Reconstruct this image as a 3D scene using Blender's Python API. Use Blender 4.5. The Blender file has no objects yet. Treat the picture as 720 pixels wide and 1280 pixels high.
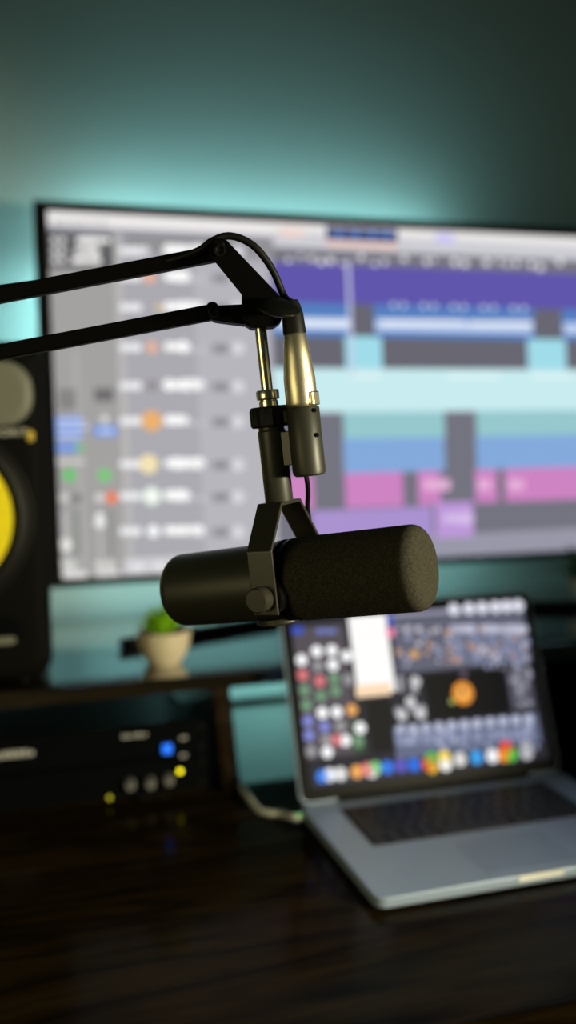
import bpy, bmesh, math, random
from mathutils import Vector as V, Matrix
random.seed(7)
PI = math.pi
SC = bpy.context.scene
COL = SC.collection

# ------------------------------------------------------------------ camera
F, PITCH, ROLL, TH = 1180.0, 0.0775, -0.0173, 0.29
CAMZ = 1.194
CAM = V((0, 0, CAMZ))
RH = V((math.cos(TH), -math.sin(TH), 0))          # camera right, level
FH = V((math.sin(TH), math.cos(TH), 0))           # camera forward, level
UP = V((0, 0, 1))
fw = FH * math.cos(PITCH) - UP * math.sin(PITCH)
u0 = RH.cross(fw)
r2 = RH * math.cos(ROLL) + u0 * math.sin(ROLL)
u2 = -RH * math.sin(ROLL) + u0 * math.cos(ROLL)
def ray(px, py): return fw + r2 * ((px - 360) / F) + u2 * ((640 - py) / F)
def atD(px, py, D): return CAM + ray(px, py) * D
def atZ(px, py, z):
    r = ray(px, py); return CAM + r * ((z - CAMZ) / r.z)
def atY(px, py, y):
    r = ray(px, py); return CAM + r * (y / r.y)
cd = bpy.data.cameras.new('camera'); co = bpy.data.objects.new('camera', cd); COL.objects.link(co)
M = Matrix((r2, u2, -fw)).transposed().to_4x4(); M.translation = CAM
co.matrix_world = M
cd.sensor_fit = 'VERTICAL'; cd.sensor_height = 36; cd.sensor_width = 20.25; cd.lens = F / 1280 * 36
cd.clip_start = .01
cd.dof.use_dof = True; cd.dof.focus_distance = 0.655; cd.dof.aperture_fstop = 2.15
SC.camera = co
SC.view_settings.view_transform = 'Standard'; SC.view_settings.look = 'None'
SC.view_settings.exposure = 0; SC.view_settings.gamma = 1; SC.view_settings.use_curve_mapping = False

# ------------------------------------------------------------------ materials
def lin(c):
    c = c / 255
    return c / 12.92 if c <= .04045 else ((c + .055) / 1.055) ** 2.4
def L(r, g, b): return (lin(r), lin(g), lin(b), 1)
def mat(name, col, rough=.5, metal=0, spec=.5, noise=0, nscale=40, bump=0, bscale=200, bdist=.001, coat=0):
    m = bpy.data.materials.new(name); m.use_nodes = True
    nt = m.node_tree; b = nt.nodes['Principled BSDF']
    b.inputs['Base Color'].default_value = col
    b.inputs['Roughness'].default_value = rough; b.inputs['Metallic'].default_value = metal
    b.inputs['Specular IOR Level'].default_value = spec; b.inputs['Coat Weight'].default_value = coat
    tc = nt.nodes.new('ShaderNodeTexCoord')
    n = nt.nodes.new('ShaderNodeTexNoise'); n.inputs['Scale'].default_value = nscale; n.inputs['Detail'].default_value = 5
    nt.links.new(tc.outputs['Object'], n.inputs['Vector'])
    r = nt.nodes.new('ShaderNodeValToRGB')
    k = max(noise, .02)
    r.color_ramp.elements[0].position = .3; r.color_ramp.elements[1].position = .7
    r.color_ramp.elements[0].color = tuple(c * (1 - k) for c in col[:3]) + (1,)
    r.color_ramp.elements[1].color = tuple(min(1, c * (1 + k)) for c in col[:3]) + (1,)
    nt.links.new(n.outputs['Fac'], r.inputs['Fac']); nt.links.new(r.outputs['Color'], b.inputs['Base Color'])
    if bump:
        n2 = nt.nodes.new('ShaderNodeTexNoise'); n2.inputs['Scale'].default_value = bscale; n2.inputs['Detail'].default_value = 3
        nt.links.new(tc.outputs['Object'], n2.inputs['Vector'])
        bp = nt.nodes.new('ShaderNodeBump'); bp.inputs['Strength'].default_value = bump; bp.inputs['Distance'].default_value = bdist
        nt.links.new(n2.outputs['Fac'], bp.inputs['Height']); nt.links.new(bp.outputs['Normal'], b.inputs['Normal'])
    return m
def emit(name, col, s=1):
    m = bpy.data.materials.new(name); m.use_nodes = True; nt = m.node_tree
    b = nt.nodes['Principled BSDF']; b.inputs['Base Color'].default_value = (.01, .01, .01, 1)
    b.inputs['Emission Color'].default_value = col; b.inputs['Emission Strength'].default_value = s
    return m
def screen_mat(name, s=1):
    m = bpy.data.materials.new(name); m.use_nodes = True; nt = m.node_tree
    b = nt.nodes['Principled BSDF']; b.inputs['Base Color'].default_value = (.004, .004, .004, 1)
    b.inputs['Roughness'].default_value = .45; b.inputs['Specular IOR Level'].default_value = .04
    a = nt.nodes.new('ShaderNodeVertexColor'); a.layer_name = 'Col'
    nt.links.new(a.outputs['Color'], b.inputs['Emission Color']); b.inputs['Emission Strength'].default_value = s
    return m
def wood(name, dark, light, rough=.3, axis_scale=(1.2, 9, 9), spec=.5):
    m = bpy.data.materials.new(name); m.use_nodes = True; nt = m.node_tree; b = nt.nodes['Principled BSDF']
    tc = nt.nodes.new('ShaderNodeTexCoord'); mp = nt.nodes.new('ShaderNodeMapping'); mp.inputs['Scale'].default_value = axis_scale
    nt.links.new(tc.outputs['Object'], mp.inputs['Vector'])
    n = nt.nodes.new('ShaderNodeTexNoise'); n.inputs['Scale'].default_value = 1.1; n.inputs['Detail'].default_value = 3; n.inputs['Distortion'].default_value = .6
    nt.links.new(mp.outputs[0], n.inputs['Vector'])
    mu = nt.nodes.new('ShaderNodeMath'); mu.operation = 'MULTIPLY'; mu.inputs[1].default_value = 14
    nt.links.new(n.outputs['Fac'], mu.inputs[0])
    fr = nt.nodes.new('ShaderNodeMath'); fr.operation = 'PINGPONG'; fr.inputs[1].default_value = 1
    nt.links.new(mu.outputs[0], fr.inputs[0])
    n2 = nt.nodes.new('ShaderNodeTexNoise'); n2.inputs['Scale'].default_value = 14; n2.inputs['Detail'].default_value = 6
    nt.links.new(mp.outputs[0], n2.inputs['Vector'])
    mx = nt.nodes.new('ShaderNodeMath'); mx.operation = 'MULTIPLY'
    nt.links.new(fr.outputs[0], mx.inputs[0]); nt.links.new(n2.outputs['Fac'], mx.inputs[1])
    r = nt.nodes.new('ShaderNodeValToRGB'); r.color_ramp.elements[0].color = dark; r.color_ramp.elements[1].color = light
    r.color_ramp.elements[1].position = .62
    nt.links.new(mx.outputs[0], r.inputs['Fac']); nt.links.new(r.outputs['Color'], b.inputs['Base Color'])
    b.inputs['Roughness'].default_value = rough; b.inputs['Specular IOR Level'].default_value = spec
    bp = nt.nodes.new('ShaderNodeBump'); bp.inputs['Strength'].default_value = .08; bp.inputs['Distance'].default_value = .001
    nt.links.new(n2.outputs['Fac'], bp.inputs['Height']); nt.links.new(bp.outputs['Normal'], b.inputs['Normal'])
    return m
K = dict(
    wall=mat('painted_wall', (.25, .31, .305, 1), .85, noise=.02, nscale=3, bump=.1, bscale=60),
    floor=wood('floor_boards', (.02, .013, .008, 1), (.06, .04, .025, 1), .5),
    desk=wood('stained_desk_wood', (.005, .003, .001, 1), (.022, .0135, .0045, 1), .16, spec=.02),
    shelf=wood('stained_shelf_wood', (.011, .007, .0035, 1), (.03, .019, .009, 1), .12, spec=.35),
    black=mat('black_satin_paint', (.004, .004, .0035, 1), .4, spec=.2, bump=.15, bscale=900, bdist=.0002),
    armblack=mat('black_matte_powder_coat', (.0015, .0015, .0015, 1), .55, spec=.07, bump=.2, bscale=1200, bdist=.0002),
    micblack=mat('microphone_grey_black_enamel', (.03, .03, .022, 1), .44, bump=.15, bscale=1500, bdist=.0002),
    yoke=mat('yoke_enamel', (.034, .031, .023, 1), .36, bump=.1, bscale=1500, bdist=.0002),
    foam=mat('windscreen_foam', (.043, .04, .03, 1), .95, spec=.05, noise=.6, nscale=900, bump=.6, bscale=1100, bdist=.0006),
    rubber=mat('black_rubber', (.005, .005, .005, 1), .55, spec=.2),
    bezel=mat('matte_black_bezel', (.003, .003, .003, 1), .6, spec=.08),
    plastic=mat('black_plastic', (.004, .004, .0044, 1), .45, spec=.1),
    gloss=mat('black_gloss', (.003, .0035, .004, 1), .12, spec=.3),
    glass=mat('display_glass', (.003, .003, .0035, 1), .35, spec=.06),
    baffle=mat('speaker_baffle', (.0035, .0035, .003, 1), .6, spec=.04, bump=.1, bscale=500),
    guide=mat('waveguide_grey', (.15, .155, .125, 1), .5, spec=.3),
    yellow=mat('yellow_aramid_cone', (.95, .76, .0, 1), .5, noise=.12, nscale=250, bump=.3, bscale=600),
    nickel=mat('warm_nickel', (.88, .8, .6, 1), .25, 1),
    nickelrough=mat('brushed_nickel', (.9, .81, .6, 1), .38, 1, noise=.05, nscale=300, bump=.4, bscale=900, bdist=.0002),
    alu=mat('anodised_aluminium', (.36, .45, .62, 1), .42, .3),
    alupad=mat('trackpad_glass', (.31, .39, .55, 1), .4, .3),
    aluedge=mat('polished_aluminium_edge', (.95, .95, .92, 1), .5, .1),
    key=mat('black_key', (.008, .008, .01, 1), .5),
    white=mat('white_plastic', (.6, .6, .52, 1), .45),
    greyprint=mat('grey_print', (.4, .4, .4, 1), .5),
    pot=mat('beige_ceramic_pot', (.55, .47, .33, 1), .6, noise=.1, nscale=30),
    soil=mat('potting_soil', (.03, .02, .012, 1), .9, noise=.4, nscale=120),
    leaf=mat('green_leaf', (.22, .48, .01, 1), .45, noise=.35, nscale=60),
    leaf2=mat('dark_green_leaf', (.02, .12, .02, 1), .45, noise=.3, nscale=60),
    knob=mat('grey_knob', (.3, .3, .29, 1), .35, .6),
    teal=emit('teal_led_light', (.44, .86, .86, 1), 35),
    teal2=emit('dim_teal_led_light', (.42, .9, .86, 1), 66),
    led_y=emit('yellow_led', L(235, 220, 20), 4),
    led_o=emit('olive_led', L(190, 180, 40), 1.4),
    led_b=emit('blue_lamp', L(15, 110, 240), 1.6),
    led_g=emit('green_led', L(60, 230, 90), 1.2),
    badge=mat('amber_badge', (.6, .42, .05, 1), .5),
    dimprint=mat('dim_print', (.12, .12, .12, 1), .5),
)
lb_ = wood('lacquered_shelf_wood', (.008, .005, .0025, 1), (.022, .014, .006, 1), .07); K['lacquer'] = lb_
q_ = lb_.node_tree.nodes['Principled BSDF']; q_.inputs['IOR'].default_value = 2.0; q_.inputs['Coat Weight'].default_value = 1; q_.inputs['Coat IOR'].default_value = 1.8; q_.inputs['Coat Roughness'].default_value = .07
# ------------------------------------------------------------------ mesh helpers
def obj(name, bm, m, parent=None, smooth=True, ang=35, bevel=0):
    bmesh.ops.recalc_face_normals(bm, faces=bm.faces)
    me = bpy.data.meshes.new(name); bm.to_mesh(me); bm.free()
    if m: me.materials.append(m)
    if smooth:
        for p in me.polygons: p.use_smooth = True
        me.set_sharp_from_angle(angle=math.radians(ang))
    o = bpy.data.objects.new(name, me); COL.objects.link(o)
    if parent: o.parent = parent
    if bevel:
        b = o.modifiers.new('bevel', 'BEVEL'); b.width = bevel; b.segments = 3; b.limit_method = 'ANGLE'; b.angle_limit = .6
    return o
def tag(o, label, cat, group=None):
    o['label'] = label; o['category'] = cat
    if group: o['group'] = group
    return o
def thing(name, label, cat, mw=None, group=None):
    o = bpy.data.objects.new(name, None); o.empty_display_size = .05; COL.objects.link(o)
    if mw is not None: o.matrix_world = mw
    return tag(o, label, cat, group)
def frame(o, x, y, z):
    m = Matrix((x, y, z)).transposed().to_4x4(); m.translation = o; return m
def T(x, y, z, rz=0): return Matrix.Translation((x, y, z)) @ Matrix.Rotation(rz, 4, 'Z')
def box(bm, x0, x1, y0, y1, z0, z1, M=None):
    vs = [bm.verts.new((x, y, z)) for x in (x0, x1) for y in (y0, y1) for z in (z0, z1)]
    for f in ((0, 1, 3, 2), (4, 6, 7, 5), (0, 4, 5, 1), (2, 3, 7, 6), (0, 2, 6, 4), (1, 5, 7, 3)):
        bm.faces.new([vs[i] for i in f])
    if M is not None: bmesh.ops.transform(bm, matrix=M, verts=vs)
    return vs
def B(*a, M=None):
    bm = bmesh.new(); box(bm, *a, M=M); return bm
def lathe(prof, seg=48, M=None, bm=None):       # prof: (r, z) around Z
    bm = bm or bmesh.new(); rings = []
    allv = []
    for r, z in prof:
        if r < 1e-6: rings.append([bm.verts.new((0, 0, z))])
        else: rings.append([bm.verts.new((r * math.cos(2 * PI * i / seg), r * math.sin(2 * PI * i / seg), z)) for i in range(seg)])
        allv += rings[-1]
    for a, b in zip(rings, rings[1:]):
        if len(a) == 1 and len(b) == 1: continue
        for i in range(seg):
            j = (i + 1) % seg
            if len(a) == 1: bm.faces.new((a[0], b[i], b[j]))
            elif len(b) == 1: bm.faces.new((a[i], a[j], b[0]))
            else: bm.faces.new((a[i], a[j], b[j], b[i]))
    if M is not None: bmesh.ops.transform(bm, matrix=M, verts=allv)
    return bm
def zto(p, d, up=None):                          # matrix whose +Z goes along d, at p
    d = V(d).normalized(); q = d.to_track_quat('Z', 'Y'); m = q.to_matrix().to_4x4(); m.translation = p; return m
def cyl(p, d, r, h, bev=.001, bm=None, seg=40, r1=None):
    r1 = r if r1 is None else r1
    return lathe([(0, 0), (r - bev, 0), (r, bev), (r1, h - bev), (r1 - bev, h), (0, h)], seg, zto(p, d), bm)
def catmull(pts, n=10):
    P = [pts[0] * 2 - pts[1]] + pts + [pts[-1] * 2 - pts[-2]]; out = []
    for i in range(1, len(P) - 2):
        a, b, c, d = P[i - 1:i + 3]
        for k in range(n):
            t = k / n
            out.append(.5 * (2 * b + (c - a) * t + (2 * a - 5 * b + 4 * c - d) * t * t + (3 * b - a - 3 * c + d) * t ** 3))
    out.append(pts[-1]); return out
def tube(pts, r, seg=14, bm=None, smooth=True, rad=None):
    bm = bm or bmesh.new(); pts = [V(p) for p in pts]
    P = catmull(pts) if smooth else pts
    n = len(P); rings = []; t0 = (P[1] - P[0]).normalized(); nx = t0.orthogonal().normalized()
    for i, p in enumerate(P):
        t = (P[min(i + 1, n - 1)] - P[max(i - 1, 0)]).normalized()
        nx = (nx - t * nx.dot(t)).normalized(); ny = t.cross(nx)
        rr = rad(i / (n - 1)) if rad else r
        rings.append([bm.verts.new(p + nx * rr * math.cos(2 * PI * k / seg) + ny * rr * math.sin(2 * PI * k / seg)) for k in range(seg)])
    for a, b in zip(rings, rings[1:]):
        for k in range(seg): bm.faces.new((a[k], a[(k + 1) % seg], b[(k + 1) % seg], b[k]))
    bm.faces.new(rings[0]); bm.faces.new(rings[-1])
    return bm
def prism(pts, n, th, bm=None):                  # polygon of 3-D points extruded along n by th
    bm = bm or bmesh.new(); n = V(n) * th
    a = [bm.verts.new(p) for p in pts]; b = [bm.verts.new(V(p) + n) for p in pts]
    bm.faces.new(a); bm.faces.new(b[::-1])
    for i in range(len(a)):
        j = (i + 1) % len(a); bm.faces.new((a[i], a[j], b[j], b[i]))
    return bm
def rrect(w, h, r, n=8, cx=0, cy=0):
    out = []
    for sx, sy, a0 in ((1, 1, 0), (-1, 1, PI / 2), (-1, -1, PI), (1, -1, 1.5 * PI)):
        for k in range(n + 1):
            a = a0 + PI / 2 * k / n
            out.append((cx + sx * (w / 2 - r) + r * math.cos(a), cy + sy * (h / 2 - r) + r * math.sin(a)))
    return out
def text(name, body, size, m, parent, Mx, depth=.0004, width=None):
    cu = bpy.data.curves.new(name, 'FONT'); cu.body = body; cu.size = size; cu.extrude = depth
    cu.align_x = 'LEFT'
    t = bpy.data.objects.new(name, cu); COL.objects.link(t)
    bpy.context.view_layer.update()
    dg = bpy.context.evaluated_depsgraph_get()
    me = bpy.data.meshes.new_from_object(t.evaluated_get(dg)); bpy.data.objects.remove(t)
    me.materials.clear(); me.materials.append(m)
    if width:
        xs = [v.co.x for v in me.vertices]; k = width / (max(xs) - min(xs))
        for v in me.vertices: v.co.x *= k
    o = bpy.data.objects.new(name, me); COL.objects.link(o); o.parent = parent; o.matrix_local = Mx
    return o

# ------------------------------------------------------------------ key dimensions
DZ = CAMZ - .4438 - .014             # desk top
DECK = CAMZ - .4438                  # laptop deck
SFY = 1.162                          # shelf front edge
SZ = atY(150, 853, SFY).z            # shelf top
TVY, WALLY = 1.496, 1.64
DFY = atZ(660, 1265.5, DZ).y         # desk front edge
print('DBG DFY', DFY, 'SZ', SZ, 'DZ', DZ)
# ------------------------------------------------------------------ room
def struct(name, bm, m):
    o = obj(name, bm, m, smooth=False); o['kind'] = 'structure'; return o
struct('wall_back', B(-2.2, 3.6, WALLY, WALLY + .1, 0, 2.7), K['wall'])
struct('floor', B(-2.2, 3.6, -2.2, WALLY + .1, -.05, 0), K['floor'])
struct('baseboard_back', B(-2.2, 3.6, WALLY - .015, WALLY, 0, .1), K['white'])

# ------------------------------------------------------------------ desk
DX0, DX1, DBY = -.62, 1.5, 1.6
desk = thing('desk', 'dark brown stained wooden desk with visible grain under the laptop', 'desk', T(.44, 1.0, 0))
dm = T(-.44, -1.0, 0)
DRY = SFY + .035
obj('desktop', B(DX0, DX1, DFY, DRY, DZ - .035, DZ, M=dm), K['desk'], desk, False, bevel=.003)
for x in (DX0 + .05, DX1 - .11):
    for y in (DFY + .04, DBY - .10):
        obj('leg', B(x, x + .06, y, y + .06, 0, DZ - .035, M=dm), K['desk'], desk, False, bevel=.003)
GX0, GX1 = .285, .62
obj('rear_top', B(DX0, GX0, DRY, DBY, DZ - .035, DZ, M=dm), K['desk'], desk, False, bevel=.001)
obj('rear_top', B(GX1, DX1, DRY, DBY, DZ - .035, DZ, M=dm), K['desk'], desk, False, bevel=.001)
obj('apron', B(DX0 + .08, DX1 - .08, DFY + .06, DFY + .08, DZ - .11, DZ - .035, M=dm), K['desk'], desk, False)

# ------------------------------------------------------------------ raised shelf on the desk
SB = SZ - .02
shelf = thing('desk_shelf', 'dark wooden riser shelf standing on the desk, carrying speaker, plants and large screen', 'shelf', T(.44, 1.3, DZ))
sm = T(-.44, -1.3, -DZ)
SBY = 1.615
obj('shelf_board', B(DX0 + .02, DX1 - .05, SFY, SBY, SB, SZ, M=sm), K['lacquer'], shelf, False, bevel=.002)
def splay(xa, xb):
    p = [V((xa - .011, 0, SB)), V((xa + .011, 0, SB)), V((xb + .011, 0, DZ)), V((xb - .011, 0, DZ))]
    bm = prism([q + V((0, SFY + .006, 0)) for q in p], (0, 1, 0), SBY - SFY - .05)
    bmesh.ops.transform(bm, matrix=sm, verts=bm.verts); return bm
lt = atY(277, 870, SFY + .006); lb = atY(292, 1006, SFY + .006)
print('DBG leg', lt, lb)
obj('side_panel', splay(lt.x, lb.x), K['shelf'], shelf, False, bevel=.0015)
obj('side_panel', splay(DX0 + .05, DX0 + .03), K['shelf'], shelf, False, bevel=.0015)
obj('side_panel', splay(DX1 - .09, DX1 - .07), K['shelf'], shelf, False, bevel=.0015)

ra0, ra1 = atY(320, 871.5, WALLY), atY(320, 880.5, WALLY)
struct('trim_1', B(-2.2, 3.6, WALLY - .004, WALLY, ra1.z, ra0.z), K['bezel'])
obj('added_led_shield', B(lt.x + .02, DX1 - .10, 1.500, 1.512, SB - .022, SB, M=sm), K['shelf'], shelf, False)  # added batten, hides the strip and keeps its light on the wall
o = obj('led_strip', B(lt.x + .03, DX1 - .2, 1.516, 1.530, SB - .004, SB, M=sm), K['teal2'], shelf, False); o['label'] = 'teal glowing light strip under the board'
# ------------------------------------------------------------------ rack units under the shelf
UY = SFY + .02
rx = atY(262, 960, UY).x
UW = .482
def rack_unit(z0, label):
    u = thing('audio_interface', label, 'audio equipment', T(rx - UW / 2, UY, z0), 'rack units under the shelf')
    obj('case', B(-UW / 2 + .022, UW / 2 - .022, .004, .27, .002, .0435), K['gloss'], u, False, bevel=.001)
    obj('front_panel', B(-UW / 2, UW / 2, 0, .005, .0, .0445), K['gloss'], u, False, bevel=.0008)
    for s in (-1, 1):
        for z in (.008, .036):
            obj('rack_screw', lathe([(0, .0015), (.003, .001), (.0035, 0)], 16, zto(V((s * (UW / 2 - .01), 0, z)), (0, -1, 0))), K['plastic'], u)
    return u
ztop = DZ + .004
def onface(px, py): 
    p = atY(px, py, UY); return p
lower = rack_unit(DZ + .006, 'black rack unit with three grey knobs, lower of the two under the shelf')
upper = rack_unit(DZ + .053, 'black rack unit with blue lit button, upper of the two under the shelf')
for u in (lower, upper):
    hf = .006 if u is lower else .0023
    for sx in (-1, 1):
        for y in (.03, .24): obj('foot', cyl(V((sx * .19, y, -hf)), (0, 0, 1), .009, hf + .002, .0003), K['rubber'], u)
def loc(u, px, py):
    p = atY(px, py, UY); q = u.location; return V((p.x - q.x, 0, p.z - q.z))
def disc(u, name, px, py, r, h, m, label=None):
    c = loc(u, px, py)
    o = obj(name, lathe([(0, h), (r * .85, h), (r, h * .7), (r, 0), (0, 0)], 24, zto(c, (0, -1, 0))), m, u)
    if label: o['label'] = label
    return o
for px, py in ((162, 979), (187, 977), (210, 973)):
    k = disc(lower, 'knob', px, py, .0068, .012, K['knob'])
    c = loc(lower, px, py)
    obj('pointer', B(-.0007, .0007, -.0128, -.0118, 0, .0062, M=Matrix.Translation(c)), K['plastic'], k, False)
disc(lower, 'power_led', 225, 964, .0028, .002, K['led_y'], 'bright yellow indicator light')
disc(lower, 'signal_led', 137, 997, .0026, .002, K['led_o'], 'dim olive indicator light')
for px in (178, 188, 205, 230): 
    c = loc(lower, px, 996); obj('button', B(-.005, .005, -.002, 0, -.0025, .0025, M=Matrix.Translation(c)), K['plastic'], lower, False, bevel=.0005)
c = loc(upper, 209, 936)
o = obj('lit_button', B(-.0058, .0058, -.002, 0, -.0062, .0062, M=Matrix.Translation(c)), K['led_b'], upper, False, bevel=.0008); o['label'] = 'glowing blue square button'
for px, py in ((229, 922), (229, 944)):
    c = loc(upper, px, py); obj('button', B(-.0042, .0042, -.002, 0, -.0018, .0018, M=Matrix.Translation(c)), K['greyprint'], upper, False, bevel=.0005)
def print_marks(u, px, py, w, h, n):       # small printed marks, too blurred in the photograph to read
    c = loc(u, px, py); bm = bmesh.new(); x = 0
    while x < w:
        g = random.uniform(.5, .9) * h; box(bm, c.x + x, c.x + x + g, -.0005, 0, c.z, c.z + h * random.choice((1, 1, .7))); x += g + h * .18
    obj('panel_marks', bm, K['greyprint'], u, False)
print_marks(upper, 153, 923, .031, .0045, 7)
print_marks(upper, -22, 951, .060, .0085, 9)

# black box added to fill the dark space under the shelf, behind the laptop
bx = atY(676, 850, UY).x
sub = thing('dark_fill_box', 'black box added to fill the dark space under the shelf behind the laptop lid', 'box', T(bx + .15, UY + .02, DZ))
obj('case', B(-.15, .15, 0, .25, .006, SB - DZ - .02), K['plastic'], sub, False, bevel=.004)
obj('front_panel', B(-.14, .14, -.004, 0, .014, SB - DZ - .03), K['gloss'], sub, False, bevel=.001)
for sx in (-1, 1):
    for y in (.03, .22): obj('foot', cyl(V((sx * .12, y, 0)), (0, 0, 1), .012, .007), K['rubber'], sub)

# ------------------------------------------------------------------ loudspeaker
SPW, SPH, SPD = .275, .417, .29
SPY = SFY + .03
spr = atY(63, 700, SPY).x
spk = thing('studio_speaker', 'black studio loudspeaker with yellow cone at the left edge on the shelf', 'speaker', T(spr - SPW / 2, SPY, SZ))
def spbox():
    bm = bmesh.new()
    pts = rrect(SPW, SPH, .022, 8, 0, SPH / 2 + .004)
    return prism([V((x, .03, z)) for x, z in pts], (0, 1, 0), SPD - .03, bm)
obj('cabinet', spbox(), K['plastic'], spk, bevel=.004)
def baffle():
    bm = bmesh.new(); rings = []
    for y, ins in ((.032, 0), (.012, .001), (.003, .006), (0, .016)):
        pts = rrect(SPW - 2 * ins, SPH - 2 * ins, .028 - ins * .6, 8, 0, SPH / 2 + .004)
        rings.append([bm.verts.new((x, y, z)) for x, z in pts])
    for a, b in zip(rings, rings[1:]):
        for i in range(len(a)): bm.faces.new((a[i], a[(i + 1) % len(a)], b[(i + 1) % len(a)], b[i]))
    bm.faces.new(rings[-1]); bm.faces.new(rings[0]); return bm
obj('baffle', baffle(), K['baffle'], spk, ang=50)
WZ = atY(0, 646, SPY).z - SZ
def face(x, z, y=0): return zto(V((x, y, z)), (0, -1, 0))
obj('surround', lathe([(.120, -.001), (.120, .003), (.117, .005), (.114, .004), (.109, .008), (.104, .009), (.098, .006), (.094, .001), (.094, -.001)], 64, face(0, WZ)), K['rubber'], spk)
cone = obj('woofer_cone', lathe([(.095, .0025), (.060, .0015), (.035, .001), (.034, .004), (.024, .011), (.012, .0145), (0, .0155)], 64, face(0, WZ)), K['yellow'], spk); cone['label'] = 'yellow woven cone'
TZ = WZ + .185
def guide():
    bm = bmesh.new(); rings = []
    for (w, h, r, y) in ((.248, .078, .034, -.002), (.240, .072, .031, -.006), (.222, .060, .027, -.006), (.12, .050, .024, .008), (.05, .05, .0249, .012)):
        pts = rrect(w, h, r, 8, 0, TZ - .035 + (0 if w > .13 else .0))
        rings.append([bm.verts.new((x, y if y < 0 else -.002, z)) for x, z in pts])
    for a, b in zip(rings, rings[1:]):
        for i in range(len(a)): bm.faces.new((a[i], a[(i + 1) % len(a)], b[(i + 1) % len(a)], b[i]))
    bm.faces.new(rings[-1]); return bm
TZc = (atY(0, 492, SPY).z - SZ)
TZ = TZc + .035
obj('waveguide', guide(), K['guide'], spk, ang=60)
tw = obj('tweeter', lathe([(.024, 0), (.024, .006), (.016, .005), (.013, .009), (.006, .012), (0, .013)], 32, face(0, TZc, -.002)), K['baffle'], spk)
p = atY(-11, 545, SPY)
text('logo_lettering', 'ROKIT', .012, K['white'], spk, frame(V((p.x - spk.location.x, -.0075, p.z - SZ)), V((1, 0, 0)), V((0, 0, 1)), V((0, -1, 0))), width=.042)
p = atY(38, 545, SPY)
obj('badge', B(-.004, .004, -.008, -.001, -.006, .006, M=Matrix.Translation((p.x - spk.location.x, 0, p.z - SZ))), K['badge'], spk, False, bevel=.001)
PZ = atY(0, 800, SPY).z - SZ
obj('port', prism([V((x, -.001, z)) for x, z in rrect(.20, .034, .014, 6, 0, PZ + .012)], (0, -1, 0), .004), K['gloss'], spk)
obj('port_lip_highlight', prism([V((x, -.004, z)) for x, z in rrect(.185, .009, .004, 6, 0, PZ)], (0, -1, 0), .005), K['guide'], spk, bevel=.001)  # grey lip stands in for the highlight along the port edge
for sx in (-1, 1):
    for y in (.04, .25): obj('foot', cyl(V((sx * .1, y, 0)), (0, 0, 1), .012, .006), K['rubber'], spk)

# ------------------------------------------------------------------ big screen
TL, TR_, TT, TB_ = atY(40, 250, TVY).x, 0, 0, 0
TVW = 1.03
TAU = math.radians(4.5); ZC = 1.263                # the panel leans back a little about its middle
TE = V((0, math.sin(TAU), math.cos(TAU))); TN = V((0, -math.cos(TAU), math.sin(TAU)))
def onTV(px, py):
    q = ray(px, py); t = (V((0, TVY, ZC)) - CAM).dot(TN) / q.dot(TN); p = CAM + q * t
    return p.x, ZC + (p - V((0, TVY, ZC))).dot(TE)
TVT = onTV(40, 250)[1]; TVB = onTV(65, 735)[1]
TLX = onTV(41, 250)[0]
print('TV', TLX, TVT, TVB)
tv = thing('large_monitor', 'large flat screen on the shelf showing coloured audio tracks', 'monitor', T(TLX + TVW / 2, TVY + .02, SZ))
O = tv.location
RP = Matrix.Translation((0, TVY - O.y, ZC - O.z)) @ Matrix.Rotation(-TAU, 4, 'X') @ Matrix.Translation((0, O.y - TVY, O.z - ZC))
def tvB(x0, x1, y0, y1, z0, z1): return B(x0 - O.x, x1 - O.x, y0 - O.y, y1 - O.y, z0 - O.z, z1 - O.z)
obj('back_cover', tvB(TLX + .006, TLX + TVW - .006, TVY + .012, TVY + .045, TVB + .01, TVT - .006), K['plastic'], tv, False, bevel=.006).matrix_local = RP
bl, bt, bb = .0205, .0145, .0125
bm = bmesh.new()
for x0, x1, z0, z1 in ((TLX, TLX + bl, TVB, TVT), (TLX + TVW - bl, TLX + TVW, TVB, TVT), (TLX + bl, TLX + TVW - bl, TVT - bt, TVT), (TLX + bl, TLX + TVW - bl, TVB, TVB + bb)):
    box(bm, x0 - O.x, x1 - O.x, -.022, -.005, z0 - O.z, z1 - O.z)
obj('bezel', bm, K['bezel'], tv, False).matrix_local = RP
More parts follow.
